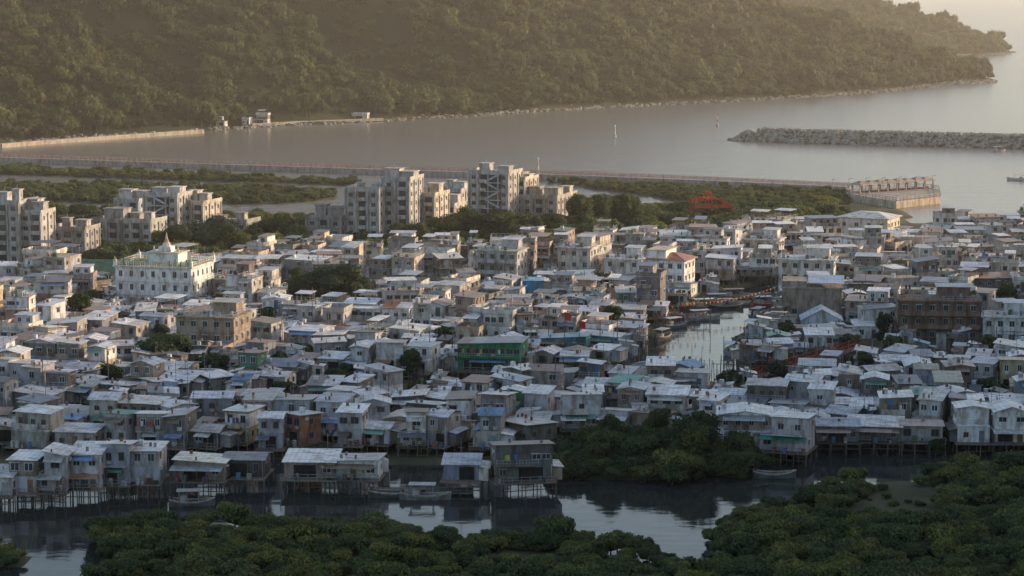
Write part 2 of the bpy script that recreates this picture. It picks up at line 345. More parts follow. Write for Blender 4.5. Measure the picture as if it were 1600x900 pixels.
b=MB();b.face([(-9000,-2000,-2.2),(9000,-2000,-2.2),(9000,30000,-2.2),(-9000,30000,-2.2)],0,(.1,.1,.1));o=b.obj('seabed_ground');o.data.materials[0]=M_mud
def sheet(name,x0,x1,y0,y1,mat):
    me=mesh_from(name,[(x0,y0,0),(x1,y0,0),(x1,y1,0),(x0,y1,0)],[(0,1,2,3)],[mat]);addobj(name,me)
sheet('creek_water',-9000,9000,-2000,752,M_creek)
sheet('sea',-12000,14000,752,40000,M_sea)
# ---------------- foliage meshes
def leafmesh(name,lobes,n,size,cols,seed,core=True,trunk=None,corecol=(.03,.042,.018)):
    r=np.random.RandomState(seed)
    rad=np.array([l[1] for l in lobes]);pr=rad**2/np.sum(rad**2)
    li=r.choice(len(lobes),n,p=pr)
    d=r.normal(size=(n,3));d/=np.linalg.norm(d,axis=1)[:,None];d[:,2]=np.where(d[:,2]<-.35,-d[:,2],d[:,2])
    cen=np.array([l[0] for l in lobes])[li];rr=rad[li]*(r.uniform(.78,1.08,n))
    sq=np.array([l[2] if len(l)>2 else 1. for l in lobes])[li]
    dd=d.copy();dd[:,2]*=sq
    p=cen+dd*rr[:,None]
    nn=d+r.normal(size=(n,3))*.55;nn/=np.linalg.norm(nn,axis=1)[:,None]
    t=np.cross(nn,r.normal(size=(n,3)));t/=np.linalg.norm(t,axis=1)[:,None];bt=np.cross(nn,t)
    sz=(size*r.uniform(.6,1.3,n))[:,None]
    q=np.stack([p-t*sz,p-bt*sz*.6,p+t*sz,p+bt*sz*.6],1).reshape(-1,3)
    V=q.tolist();Fc=[(4*i,4*i+1,4*i+2,4*i+3) for i in range(n)]
    lc=r.uniform(.7,1.3,len(lobes))[li];base=np.array(cols)[r.randint(0,len(cols),n)]
    C=(base*(lc*r.uniform(.65,1.35,n))[:,None]).tolist()
    mi=[0]*n
    b=MB()
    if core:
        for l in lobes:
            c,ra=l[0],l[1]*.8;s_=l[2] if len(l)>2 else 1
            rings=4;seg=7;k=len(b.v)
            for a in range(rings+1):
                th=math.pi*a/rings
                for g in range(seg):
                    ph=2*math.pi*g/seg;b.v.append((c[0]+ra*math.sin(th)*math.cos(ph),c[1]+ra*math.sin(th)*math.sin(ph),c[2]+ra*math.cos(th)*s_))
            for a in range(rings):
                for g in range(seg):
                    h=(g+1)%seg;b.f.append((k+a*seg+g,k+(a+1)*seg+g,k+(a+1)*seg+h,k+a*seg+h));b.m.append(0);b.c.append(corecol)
    if trunk:
        tr,th=trunk;b.cyl(0,0,-.5,th,tr,1,(.12,.09,.07),7,tr*.6)
        for l in lobes[:6]:
            b.beam((0,0,th*.75),tuple(l[0]),tr*.28,1,(.12,.09,.07))
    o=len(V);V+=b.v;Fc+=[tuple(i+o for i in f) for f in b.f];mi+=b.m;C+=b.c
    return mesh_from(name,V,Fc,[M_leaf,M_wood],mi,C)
GREEN=[(.06,.08,.024),(.08,.098,.028),(.045,.065,.02),(.1,.105,.03)]
DGREEN=[(.045,.07,.022),(.06,.085,.027),(.078,.1,.03)]
MGREEN=[(.09,.12,.045),(.115,.142,.05),(.072,.098,.038),(.14,.158,.052)]
def lobes(n,R_,hz,rl,seed,zc):
    r=random.Random(seed);L_=[((0,0,zc),R_*.7,hz)]
    for i in range(n):
        a=2*math.pi*i/n+r.uniform(-.4,.4);q=R_*r.uniform(.35,.75)
        L_.append(((q*math.cos(a),q*math.sin(a),zc+r.uniform(-.25,.35)*R_*hz),R_*r.uniform(*rl),hz))
    return L_
def instancer(name,pts,scl,rotz,meshes,mname):
    coll=bpy.data.collections.new(mname)
    for i,me in enumerate(meshes): coll.objects.link(bpy.data.objects.new(mname,me))
    me=bpy.data.meshes.new(name);me.from_pydata([tuple(p) for p in pts],[],[])
    a=me.attributes.new('scl','FLOAT_VECTOR','POINT');a.data.foreach_set('vector',np.asarray(scl,np.float32).ravel())
    a=me.attributes.new('rot','FLOAT_VECTOR','POINT');rr=np.zeros((len(pts),3),np.float32);rr[:,2]=rotz;a.data.foreach_set('vector',rr.ravel())
    o=addobj(name,me)
    ng=bpy.data.node_groups.new(name,'GeometryNodeTree')
    ng.interface.new_socket('Geometry',in_out='INPUT',socket_type='NodeSocketGeometry');ng.interface.new_socket('Geometry',in_out='OUTPUT',socket_type='NodeSocketGeometry')
    N=ng.nodes;L=ng.links;gi=N.new('NodeGroupInput');go=N.new('NodeGroupOutput');ip=N.new('GeometryNodeInstanceOnPoints')
    ci=N.new('GeometryNodeCollectionInfo');ci.inputs['Collection'].default_value=coll;ci.inputs['Separate Children'].default_value=True;ci.inputs['Reset Children'].default_value=True
    s=N.new('GeometryNodeInputNamedAttribute');s.data_type='FLOAT_VECTOR';s.inputs['Name'].default_value='scl'
    t=N.new('GeometryNodeInputNamedAttribute');t.data_type='FLOAT_VECTOR';t.inputs['Name'].default_value='rot'
    e=N.new('FunctionNodeEulerToRotation');L.new(t.outputs[0],e.inputs[0])
    L.new(gi.outputs[0],ip.inputs['Points']);L.new(ci.outputs[0],ip.inputs['Instance']);ip.inputs['Pick Instance'].default_value=True
    L.new(e.outputs[0],ip.inputs['Rotation']);L.new(s.outputs[0],ip.inputs['Scale']);L.new(ip.outputs[0],go.inputs[0])
    md=o.modifiers.new('instances','NODES');md.node_group=ng
    return o
# ---------------- hills
def hill(name,poly,slope,cap,x0,x1,y0,y1,step,amp,seed,tip=False):
    xs=np.arange(x0,x1,step);ys=np.arange(y0,y1,step);X,Y=np.meshgrid(xs,ys)
    sd=sdist(X,Y,poly);ins=inpoly(X,Y,poly);Z=np.zeros(X.shape)
    for j in range(X.shape[0]):
        for i in range(X.shape[1]):
            x,y=X[j,i],Y[j,i]
            if ins[j,i]:
                s=sd[j,i];al=x*.668+y*.744;inl=-x*.744+y*.668
                # spurs run inland and slightly sideways; gullies are sharp, ridges rounded
                n0=noise.noise(((al+.45*inl)/75.+seed,inl/420.,seed));n1=.55-abs(n0)*2.2 if tip else n0
                n2=noise.noise((x/45.,y/45.,seed+3))
                k=min(1,max(0,(x+40)/260.)) if tip else 0
                k=k*k*(3-2*k);sl=slope*(1-.48*k);am=(1-.75*k)
                h=.12*min(s,12)+sl*max(s-12,0)*(1+.35*n1*am)
                h+=amp*am*n1*min(1,s/110)+9*am*n2*min(1,s/40)
                Z[j,i]=cap*(1-math.exp(-h/cap)) if h>0 else h*.2+.5
            else: Z[j,i]=-min(2.4,sd[j,i]*.2)
    gridmesh(name,X,Y,Z,M_hillsoil)
    def hz(px,py):
        fx=np.clip((px-x0)/step,0,len(xs)-1.01);fy=np.clip((py-y0)/step,0,len(ys)-1.01);i=fx.astype(int);j=fy.astype(int);a=fx-i;c=fy-j
        return Z[j,i]*(1-a)*(1-c)+Z[j,i+1]*a*(1-c)+Z[j+1,i]*(1-a)*c+Z[j+1,i+1]*a*c
    return hz
SH=[(-150,240),(0,228),(60,222),(200,212),(310,206),(420,198),(600,190),(700,184),(900,171),(1100,161),(1300,150),(1400,142),(1500,131),(1552,127)]
shore=W(SH)
P1=shore+[(395,1860),(400,2100),(380,2350),(-900,2350),(-900,1000)]
hz1=hill('forested_hill',P1,.60,300,-620,470,1040,2340,10,48,1.3,True)
P2=W([(1200,95),(1330,92),(1470,88),(1560,85),(1590,82)])+[(560,2720),(470,3050),(150,3050)]
hz2=hill('far_headland_hill',P2,.42,160,240,640,2280,3040,12,8,7.7)
CAST=[(185,-300),(420,-300),(520,200),(520,590),(340,640),(215,625),(190,540),(170,300)]
hz3=hill('added_shade_hill',CAST,1.9,260,150,560,-320,740,14,6,4.4)  # hill added out of view on the right to shade the foreground village
def scatter(poly,step,jt=.5):
    P=np.array(poly);xs=np.arange(P[:,0].min(),P[:,0].max(),step);ys=np.arange(P[:,1].min(),P[:,1].max(),step)
    X,Y=np.meshgrid(xs,ys);X=X.ravel()+NR.uniform(-jt,jt,X.size)*step;Y=Y.ravel()+NR.uniform(-jt,jt,Y.size)*step
    k=inpoly(X,Y,poly);return X[k],Y[k]
forest_meshes=[leafmesh('broadleaf_tree',lobes(6,4,.85,(.4,.6),s,4.2),460,.42,GREEN,s,True,(.3,4)) for s in range(6)]
pts=[];sc=[]
for poly,hz,stp,inset in ((P1,hz1,5.2,5),(P2,hz2,7.5,5),(CAST,hz3,9,4)):
    X,Y=scatter(poly,stp,.7);sd=sdist(X,Y,poly);k=sd>inset+NR.uniform(0,5,X.size);X,Y,sd=X[k],Y[k],sd[k];Zz=hz(X,Y)
    if hz is not hz3:
        px=800+F*X/(Y*CT-(Zz-H)*ST);py=450-F*(Y*ST+(Zz-H)*CT)/(Y*CT-(Zz-H)*ST)
        k=(px>-250)&(px<1850)&(py>-130)&~((sd<13)&(((px>335)&(px<435))|((px>550)&(px<590))));X,Y,Zz=X[k],Y[k],Zz[k]
    for x,y,z in zip(X,Y,Zz):
        nn=noise.noise((x/22.,y/22.,9.));s=(1.1+.8*nn)*R.uniform(.6,1.5)*(1.2 if hz is hz2 else 1)
        s=max(.45,s);pts.append((x,y,z-1.2));sc.append((s,s,s*R.uniform(.85,1.4)))
print('forest',len(pts))
instancer('hillside_forest',pts,sc,NR.uniform(0,6.28,len(pts)),forest_meshes,'broadleaf_tree')
# rocks
def rockmesh(seed):
    r=random.Random(seed);b=MB();rings=4;seg=7
    for a in range(rings+1):
        th=math.pi*a/rings
        for g in range(seg):
            ph=2*math.pi*g/seg;q=r.uniform(.75,1.15) if 0<a<rings else 1
            b.v.append((q*math.sin(th)*math.cos(ph),q*math.sin(th)*math.sin(ph),q*.7*math.cos(th)))
    for a in range(rings):
        for g in range(seg):
            h=(g+1)%seg;b.f.append((a*seg+g,(a+1)*seg+g,(a+1)*seg+h,a*seg+h))
    return mesh_from('boulder',b.v,b.f,[M_rock])
rocks=[rockmesh(i) for i in range(5)]
pts=[];sc=[]
for pl in (shore,P2[:5]):
    for a,c in zip(pl[:-1],pl[1:]):
        n=int(math.dist(a,c)/1.1)
        for i in range(n):
            t=R.random();q=R.gauss(3,3.5);s=R.uniform(.5,1.8)
            pts.append((a[0]+(c[0]-a[0])*t-q*.74,a[1]+(c[1]-a[1])*t+q*.67,.2+max(0,q)*.12));sc.append((s,s,s*.8))
for i in range(60):
    x,y=G(R.uniform(1495,1560),R.gauss(129,1.2));s=R.uniform(.8,2.2);pts.append((x,y,.1));sc.append((s,s,s*.8))
instancer('shore_rocks',pts,sc,NR.uniform(0,6.28,len(pts)),rocks,'boulder')
# breakwater
bw=W([(1172,221),(1250,224),(1400,228),(1600,233),(1850,240)])
b=MB();pts=[];sc=[]
for a,c in zip(bw[:-1],bw[1:]):
    d=Vector((c[0]-a[0],c[1]-a[1])).normalized();n_=Vector((-d.y,d.x));A=Vector(a);C=Vector(c)
    A2=A+n_*20;C2=C+n_*20
    f=lambda p,z:(p.x,p.y,z)
    b.hexa([f(A,-2),f(C,-2),f(C2,-2),f(A2,-2),f(A+n_*8,4.6),f(C+n_*8,4.6),f(C2-n_*8,4.6),f(A2-n_*8,4.6)],0,(.3,.27,.24))
    L_=math.dist(a,c)
    for i in range(int(L_*7)):
        t=R.random();q=R.random();P=A+(C-A)*t
        q=q*15
        z=min(5.6,q*.74);s=R.uniform(.7,1.7);P=P+n_*q;pts.append((P.x,P.y,z));sc.append((s,s,s))
for i in range(160):
    x,y=bw[0];a=R.uniform(0,6.28);q=R.uniform(0,10);s=R.uniform(.8,1.6);pts.append((x+q*math.cos(a),y+9+q*math.sin(a),max(0,4.6-q*.5)));sc.append((s,s,s))
o=b.obj('breakwater');o.data.materials[0]=M_rock
br=instancer('breakwater_boulders',pts,sc,NR.uniform(0,6.28,len(pts)),rocks,'boulder')
br.parent=o
# ---------------- mangroves
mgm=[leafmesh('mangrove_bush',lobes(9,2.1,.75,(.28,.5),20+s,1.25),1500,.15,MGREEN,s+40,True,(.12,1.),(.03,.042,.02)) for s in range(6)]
pts=[];sc=[]
def mang(polyw,step,ex,smin,smax,avoid=False):
    X,Y=scatter(polyw,step,.6)
    for e in ex: k=~inpoly(X,Y,e);X,Y=X[k],Y[k]
    for x,y in zip(X,Y):
        if avoid and any(abs(x-o_[0])<o_[2]*.8 and abs(y-o_[1])<o_[2]*.8 for o_ in occ): continue
        s=R.uniform(smin,smax)*(1+.5*noise.noise((x*.07,y*.07,2)));pts.append((x,y,.2));sc.append((s,s,s*R.uniform(.7,1.25)))
# ---------------- trees
def tree(px,py,hpx,wpx,name='broadleaf_tree',cols=DGREEN,n=2600,cl=True,low=True):
    s=SC(py);x,y=G(px,py);h=hpx/s;w=wpx/s/2;hz=max(.6,min(1.3,(h*.8)/(2*w)))
    sd=R.randint(0,9999)
    lb=lobes(9,w,hz,(.28,.5),sd,h-w*hz*.85)+[((R.uniform(-.5,.5)*w,R.uniform(-.4,.4)*w,h-w*hz*.45),w*.42,hz)]
    if low: lb+=[((R.uniform(-.5,.5)*w,R.uniform(-.6,.2)*w,h*.25),w*.6,1),((R.uniform(-.5,.5)*w,-.3*w,h*.42),w*.6,1)]
    me=leafmesh(name,lb,n,.24+.012*w,cols,sd,True,(max(.15,w*.07),h*.5))
    addobj(name,me,(x,y,.3),R.uniform(0,6))
    occ.append((x,y,w*.85))
    if cl: FCL.append((x,y,w*.85,10,28))
for t in [(315,396,56,120),(280,400,46,66),(348,399,48,64),(484,474,50,75),(525,478,66,96),(556,474,44,54),(262,578,58,96),(236,576,42,42),
 (700,384,50,62),(735,382,58,62),(775,384,52,70),(820,380,46,62),(860,376,44,60),(905,368,66,50),(935,364,62,55),(965,360,58,60),(985,357,52,40),(1010,352,30,50),(1060,348,32,55),(1105,346,26,45),
 (420,384,42,34),(440,388,46,44),(465,390,36,40),(625,392,44,36),(655,392,44,40),(1180,350,24,40),(1230,348,20,40),(570,392,26,30),(1000,360,34,40),(80,345,26,60),(130,343,22,50),(20,345,25,60),(170,336,16,40),(400,380,24,36),(140,412,20,40),(600,396,22,40),(1040,362,26,44),(1150,360,22,44),(380,402,24,36),(650,462,34,40),(420,512,30,40)]:
    tree(*t)
for i in range(30):
    px=R.uniform(880,1175);py=R.uniform(712,748);hh=R.uniform(26,52)
    if 940<px<1090: hh+=30
    if px>1120: hh-=8
    tree(px,py,hh,R.uniform(35,80),'waterside_tree',[(.06,.085,.03),(.075,.1,.035),(.05,.07,.028)],2800,False)
for i in range(42):
    px=R.uniform(-40,1640);py=R.uniform(440,640)
    if inpoly(np.array([px]),np.array([py]),CREEK)[0]: continue
    s=SC(py);tree(px,py,R.uniform(4,7.5)*s,R.uniform(3.5,6.5)*s,'garden_tree',DGREEN,1300)
for px,py,hh in ((1395,706,26),(1462,712,24)): tree(px,py,hh,hh*1.1)
# ---------------- landmark buildings
EST=(.5,.48,.46)
def estate(w,d,fl,r,col=EST,stair=False,top=True):
    b=MB();fh=2.85;Ht=fl*fh;x0,x1,y0,y1=-w/2,w/2,-d/2,d/2
    b.box(x0,x1,y0,y1,-1,Ht,0,col)
    n=max(2,int(w/3.2));nd=max(2,int(d/3.4))
    for k in range(n+1):
        u=x0+w*k/n;b.box(u-.22,u+.22,y0-.55,y0-.01,-.5,Ht+.6,0,jit(col,r,.04))
    for fc in 'rl':
        for k in range(nd+1):
            u=y0+.2+(d-.4)*k/nd;b.panel(fc,x0,x1,y0,y1,u,-.5,.35,Ht+1,.35,0,col)
    for i in range(fl):
        z=i*fh
        b.box(x0-.15,x1+.15,y0-.25,y1+.15,z+fh-.16,z+fh+.02,0,jit(col,r,.04))
        for k in range(n):
            u=x0+w*(k+.5)/n
            if stair and abs(k-n//2)<1: continue
            if k%3==1:
                b.panel('f',x0,x1,y0,y1,u,z+.95,2.2,1.6,.055,2,(0,0,0));b.box(u-1.2,u+1.2,y0-1.1,y0-.95,z,z+1.,0,jit(col,r,.05));b.box(u-1.2,u+1.2,y0-.94,y0-.02,z+.03,z+.13,0,col)
            else: b.window('f',x0,x1,y0,y1,u,z+.9,1.5,1.3,(.5,.48,.46),True)
            if r.random()<.4: b.panel('f',x0,x1,y0,y1,u+.5,z+.35,.7,.5,.3,0,(.55,.55,.55))
        for fc in 'rl':
            for k in range(nd):
                b.window(fc,x0,x1,y0,y1,y0+d*(k+.5)/nd,z+.9,1.1,1.2,(.5,.48,.46),k%2==0)
    if stair:
        u0=x0+w*(n//2)/n+.25;u1=x0+w*(n//2+1)/n-.25
        b.box(u0-1.2,u1+1.2,y0-.3,y0+.05,0,Ht,2,(0,0,0))
        for i in range(fl):
            z=i*fh;a,c=(u0-1,u1+1) if i%2 else (u1+1,u0-1)
            b.beam((a,y0-.8,z+.3),(c,y0-.8,z+fh),.28,0,(.42,.5,.62));b.box(u0-1.3,u1+1.3,y0-1.3,y0-.35,z+fh-.2,z+fh+.1,0,(.5,.5,.52))
    b.box(x0-.3,x1+.3,y0-.3,y1+.3,Ht+.03,Ht+.3,0,jit(col,r))
    b.box(x0-.3,x1+.3,y0-.3,y0-.1,Ht+.301,Ht+1.2,0,col);b.box(x1+.1,x1+.3,y0-.09,y1+.3,Ht+.301,Ht+1.2,0,col);b.box(x0-.3,x0-.1,y0-.09,y1+.3,Ht+.301,Ht+1.2,0,col)
    if top:
        for k in range(max(2,int(w/7))):
            u=x0+w*(k+.5)/max(2,int(w/7));q=r.uniform(1.,2.6);hh=r.uniform(1.6,3.8);yo=r.uniform(-1.5,1.5);b.box(u-q,u+q,yo-q,yo+q,Ht+.31,Ht+hh,0,jit(col,r));b.box(u-q-.3,u+q+.3,yo-q-.3,yo+q+.3,Ht+hh+.01,Ht+hh+.25,0,jit(col,r))
            b.beam((u,yo,Ht+hh),(u,yo,Ht+hh+1.5),.06,3,(.3,.3,.3))
    return b
WARM=(.58,.53,.46)
for px,py,wp,fl,d,ro,col,st in [(14,412,62,6,12,-14,EST,False),(56,412,38,5,9,-14,EST,False),(-50,405,80,5,12,-14,EST,False),(113,406,64,3,11,-12,(.4,.38,.36),False),(176,391,50,3,10,-18,(.38,.35,.34),False),(208,356,46,3,12,-18,EST,False),(222,392,56,3,10,-18,EST,False),
  (262,378,66,5,11,-20,EST,True),(312,376,42,4,12,-20,WARM,False),(362,376,76,2,10,-18,(.36,.34,.32),False),
  (514,386,64,3,11,-16,(.33,.31,.3),False),(575,386,62,6,12,-16,EST,False),(628,384,50,7,13,-16,(.5,.48,.46),False),(672,378,42,5,12,-20,WARM,False),(704,364,34,3,10,-20,WARM,False),
  (714,338,40,3,12,-22,EST,False),(774,352,74,6,12,-22,EST,True),(816,348,34,5,12,-22,WARM,False),(852,350,66,3,11,-22,(.45,.41,.37),False),(880,346,30,3,10,-22,WARM,False)]:
    w=wp/SC(py)*.9;b=estate(w,d,fl,R,col,st,True);put(b,'housing_estate_block',px,py,math.radians(ro),d*.9)
def white_hall():
    b=MB();w,d=20,15;x0,x1,y0,y1=-w/2,w/2,-d/2,d/2;wc=(.82,.82,.81);z=10.2
    b.box(x0,x1,y0,y1,-1,z,0,wc)
    for i in range(3):
        for k in range(7): b.window('f',x0,x1,y0,y1,x0+w*(k+.5)/7,i*3.3+1.2,.95,1.5,(.5,.5,.5),False)
        for k in range(5):
            b.window('r',x0,x1,y0,y1,y0+d*(k+.5)/5,i*3.3+1.2,.95,1.5,(.5,.5,.5),False)
        b.box(x0-.2,x1+.2,y0-.2,y1+.2,i*3.3+3.2,i*3.3+3.4,0,(.7,.7,.69))
    b.box(x0-.5,x1+.5,y0-.5,y1+.5,z+.01,z+.3,0,(.74,.74,.72));b.box(x0+.3,x1-.3,y0+.3,y1-.3,z+.3,z+.34,0,(.2,.27,.17))
    pr=[(x0,y0),(x1,y0),(x1,y1),(x0,y1),(x0,y0)];b.rail(pr,z+.3,1.1,0,(.6,.58,.5),.6,.06)
    for p in pr[:4]: b.box(p[0]-.35,p[0]+.35,p[1]-.35,p[1]+.35,z+.3,z+1.8,0,wc);b.cyl(p[0],p[1],z+1.8,z+2.6,.35,0,(.6,.5,.2),8,.05)
    b.box(-4,4,-1,5,z+.34,z+2.8,0,wc);b.box(-4.5,4.5,-1.5,5.5,z+2.8,z+3.,0,(.65,.62,.55))
    b.box(-1.6,1.6,0,3,z+3.,z+4.3,0,wc);b.cyl(0,1.5,z+4.3,z+5.3,1.2,0,(.74,.72,.68),10,.8);b.cyl(0,1.5,z+5.3,z+6.1,.7,0,(.6,.35,.25),10,.4);b.cyl(0,1.5,z+6.1,z+7.8,.35,0,(.7,.6,.4),8,.04)
    for s in(-1,1):
        b.cyl(s*3.2,1,z+3.,z+4.4,.4,0,(.7,.64,.55),8,.08)
        for k in range(4): b.cyl(s*(3.8+k*1.5),-6,z+.34,z+1.6+.4*(k%2),.35,0,(.1,.18,.06),7,.12)
    return b
put(white_hall(),'white_temple_hall',252,482,math.radians(-14),14)
b=MB();b.gable(-7,7,-4,4,4,2.4,.6,'x',1,(.12,.2,.1),(.6,.6,.58));b.box(-7,7,-4,4,-1,4,0,(.6,.58,.55))
for k in range(5): b.window('f',-7,7,-4,4,-5.6+2.8*k,1.2,1.4,1.6,(.4,.4,.4))
put(b,'green_roofed_hall',160,446,math.radians(-12),8)
def simple(w,d,fl,wc,r,roof='flatp',rc=(.6,.6,.6),nw=None,bal=False,fh=3.):
    b=MB();x0,x1,y0,y1=-w/2,w/2,-d/2,d/2;Ht=fl*fh
    b.box(x0,x1,y0,y1,-1,Ht,0,wc);nw=nw or int(w/2.8);nd=int(d/3)
    for i in range(fl):
        for k in range(nw): b.window('f',x0,x1,y0,y1,x0+w*(k+.5)/nw,i*fh+1,1.2,1.3,(.55,.55,.55),True)
        for fc in 'rl':
            for k in range(nd): b.window(fc,x0,x1,y0,y1,y0+d*(k+.5)/nd,i*fh+1,1.1,1.2,(.5,.5,.5),True)
        b.box(x0-.1,x1+.1,y0-.1,y1+.1,(i+1)*fh-.15,(i+1)*fh+.03,0,jit(wc,r,.1))
        if bal and i>0:
            b.box(x0,x1,y0-1.4,y0-.02,i*fh,i*fh+.15,0,wc);b.box(x0,x1,y0-1.4,y0-1.28,i*fh+.15,i*fh+1.05,0,jit(wc,r,.2))
            for k in range(nw+1): b.box(x0+w*k/nw-.13,x0+w*k/nw+.13,y0-1.45,y0-1.15,0,Ht,0,jit(wc,r,.05))
    if roof=='hip': b.hip(x0,x1,y0,y1,Ht+.2,1.5,.7,1,rc)
    else:
        b.box(x0-.5,x1+.5,y0-.5,y1+.5,Ht+.04,Ht+.3,0,jit(wc,r));b.rail([(x0,y0),(x1,y0),(x1,y1),(x0,y1),(x0,y0)],Ht+.3,1,0,(.5,.5,.5),1.)
        b.box(0,w*.4,0,d*.4,Ht+.3,Ht+2.7,0,wc);b.slab(-.5,w*.45,-.4,d*.45,Ht+2.71,Ht+2.71,Ht+3.,Ht+3.,.1,1,rc)
        for k in range(8):
            X=r.uniform(x0+.5,x1-.5);Y=r.uniform(y0+.4,-.6);q=r.uniform(.2,.5);b.box(X-q,X+q,Y-q,Y+q,Ht+.3,Ht+.3+r.uniform(.3,1.2),0,r.choice([(.1,.16,.06),(.3,.15,.1),(.5,.5,.5),(.15,.25,.4),(.08,.13,.05)]))
    return b
b=simple(10,9,3,(.84,.84,.84),R,'hip',(.4,.16,.09),4);b.box(-5.02,0,-4.4,4.4,9.3,11.5,0,(.82,.81,.8));b.box(-5.3,.3,-4.7,4.7,11.5,11.7,0,(.6,.5,.4))
put(b,'white_house_with_red_roof',1050,462,math.radians(-22),9)
b=simple(16,12,2,(.78,.72,.6),R,'hip',(.7,.67,.62),4,fh=3.6);put(b,'cream_community_hall',1362,378,math.radians(-28),12)
b=MB();wc=(.32,.27,.23);b.box(-7,7,-5,5,-1,8,0,wc);b.box(-7.3,7.3,-5.3,5.3,8.01,8.3,0,(.42,.37,.33));b.box(-7,-1.2,-4,5,8.3,9.6,0,(.35,.31,.27));b.slab(-1,7.5,-5.5,5.4,9.3,9.3,9.9,9.9,.1,1,(.3,.4,.55))
for k in range(4): b.beam((-.8+2.6*k,-5,8.3),(-.8+2.6*k,-5,9.3),.07,3,(.3,.3,.3))
for k in range(4): b.window('r',-7,7,-5,5,-3.5+2.4*k,4.5,1,1.2,(.4,.4,.4))
b.window('f',-7,7,-5,5,-4,2,1.2,1.2,(.4,.4,.4));b.panel('f',-7,7,-5,5,3,0,3,2.8,.06,3,(.2,.18,.16))
put(b,'brown_warehouse',1272,503,math.radians(-8),9)
b=MB();b.box(-4.5,4.5,-4,4,-1,3.2,0,(.55,.6,.68));b.gable(-4.5,4.5,-4,4,3.2,2.4,.4,'y',1,(.6,.66,.74),(.6,.64,.7));b.window('f',-4.5,4.5,-4,4,-2,1,1.2,1.2,(.7,.7,.7));b.window('f',-4.5,4.5,-4,4,1.5,1,1.2,1.2,(.7,.7,.7))
put(b,'blue_gabled_boathouse',1285,520,math.radians(-5),5)
put(simple(18,10,3,(.24,.16,.12),R,'flat',(.5,.5,.5),6,True),'brown_balcony_building',1470,534,math.radians(-6),10)
put(simple(13,10,3,(.36,.29,.24),R,'flat',(.5,.45,.4),5,False),'brown_cornice_building',330,562,math.radians(-14),10)
put(simple(10,9,2,(.72,.72,.72),R,'flat',(.6,.62,.65),4),'white_house',1575,538,math.radians(-8),8)
put(simple(14,9,3,(.7,.68,.64),R,'flat',(.6,.62,.65),5),'pale_apartment_building',1265,462,math.radians(-12),10)
put(simple(11,9,3,(.48,.48,.48),R,'flat',(.6,.62,.65),4,True),'grey_apartment_building',785,446,math.radians(-18),10)
put(simple(9,9,3,(.6,.56,.5),R,'flat',(.6,.6,.6),3),'beige_apartment_building',905,440,math.radians(-18),8)
put(simple(10,9,2,(.74,.73,.71),R,'flat',(.6,.6,.6),3),'white_house',980,440,math.radians(-18),8)
put(simple(10,9,2,(.76,.73,.68),R,'flat',(.6,.6,.6),3),'white_house',1195,408,math.radians(-22),8)
b=house(13,8,2,'shed',(.04,.2,.1),(.34,.38,.36),True,R);put(b,'green_stilt_house',770,596,math.radians(-10),8)
b=house(5,4,1,'shed',(.1,.35,.55),(.2,.45,.65),False,R);put(b,'blue_hut',832,474,0,3,3.)
b=house(10,6,1,'shed',(.12,.3,.38),(.25,.4,.5),True,R);put(b,'blue_stilt_house',885,565,math.radians(-15),7)
b=house(9,6,1,'shed',(.12,.28,.42),(.6,.6,.62),True,R);put(b,'blue_stilt_house',940,560,math.radians(-15),6)
LG=(.62,.62,.65)
for px,py,w,d,fl,roof,wc,rc,ro,awn in [(44,786,4.2,6,2,'shed',LG,(.7,.71,.74),-6,None),(89,784,4.6,6,2,'shed',(.58,.58,.62),(.72,.72,.75),-6,None),(139,779,4.8,6,2,'shed',LG,(.76,.77,.78),-4,None),(187,772,4.3,6,2,'shed',(.42,.44,.5),(.7,.7,.72),-4,None),(232,770,4.4,6,2,'shed',(.48,.5,.55),(.78,.78,.78),-4,None),(8,790,3.5,6,1,'shed',LG,(.7,.71,.72),-4,None),
 (316,768,8,6,1,'shed',(.3,.26,.23),(.72,.71,.6),-5,None),(385,762,6.5,6,1,'gable',(.12,.11,.11),(.28,.28,.3),-5,None),(487,764,8,7,1,'shed',(.34,.26,.22),(.75,.74,.73),-3,None),(556,766,8,5,1,'shed',(.62,.68,.7),(.5,.48,.47),-8,None),(722,768,5.5,5,1,'shed',(.22,.25,.32),(.42,.44,.5),-3,None),(815,770,9,6,2,'shed',(.2,.18,.17),(.22,.19,.17),8,None),
 (1100,722,6,6,1,'shed',(.55,.56,.58),(.7,.7,.72),-5,None),(1165,712,9,8,2,'gable',(.74,.74,.75),(.72,.73,.75),-5,None),(1232,722,8,6,2,'shed',(.56,.56,.57),(.62,.63,.65),-20,(.08,.25,.2)),(1310,706,7,6,1,'gable',(.3,.3,.32),(.45,.47,.52),-5,None),(1370,706,9,6,1,'shed',(.2,.19,.19),(.72,.71,.7),-12,None),(1440,706,7,6,1,'gable',(.3,.28,.27),(.5,.38,.32),-5,None),(1519,706,5.4,7,2,'gable',(.68,.68,.7),(.76,.76,.78),-4,None),(1576,706,5.6,7,2,'gable',(.68,.68,.7),(.76,.76,.78),-2,None),(1635,706,6,7,2,'gable',(.62,.62,.66),(.7,.7,.72),-2,None)]:
    b=house(w,d,fl,roof,wc,rc,True,R,awn);put(b,'stilt_house',px,py,math.radians(ro),w*.5,0,False)
# vegetation fill
ex=[wl(POOL)]+[wl(c) for c in CL]
mang(wl(MG),2.6,ex,.6,1.3);mang(wl(MG0),2.4,[],.6,.9)
mang(wl(BUSH),2.6,[],.6,1.4)
for c in CL: mang(wl(c),4.5,[],.25,.55)
for p in WET: mang(wl(p),3.2,[],.5,1.05)
mang(wl(BELT),4.6,[],.7,2.1,True)
print('mangrove',len(pts))
instancer('mangrove_thicket',pts,sc,NR.uniform(0,6.28,len(pts)),mgm,'mangrove_bush')
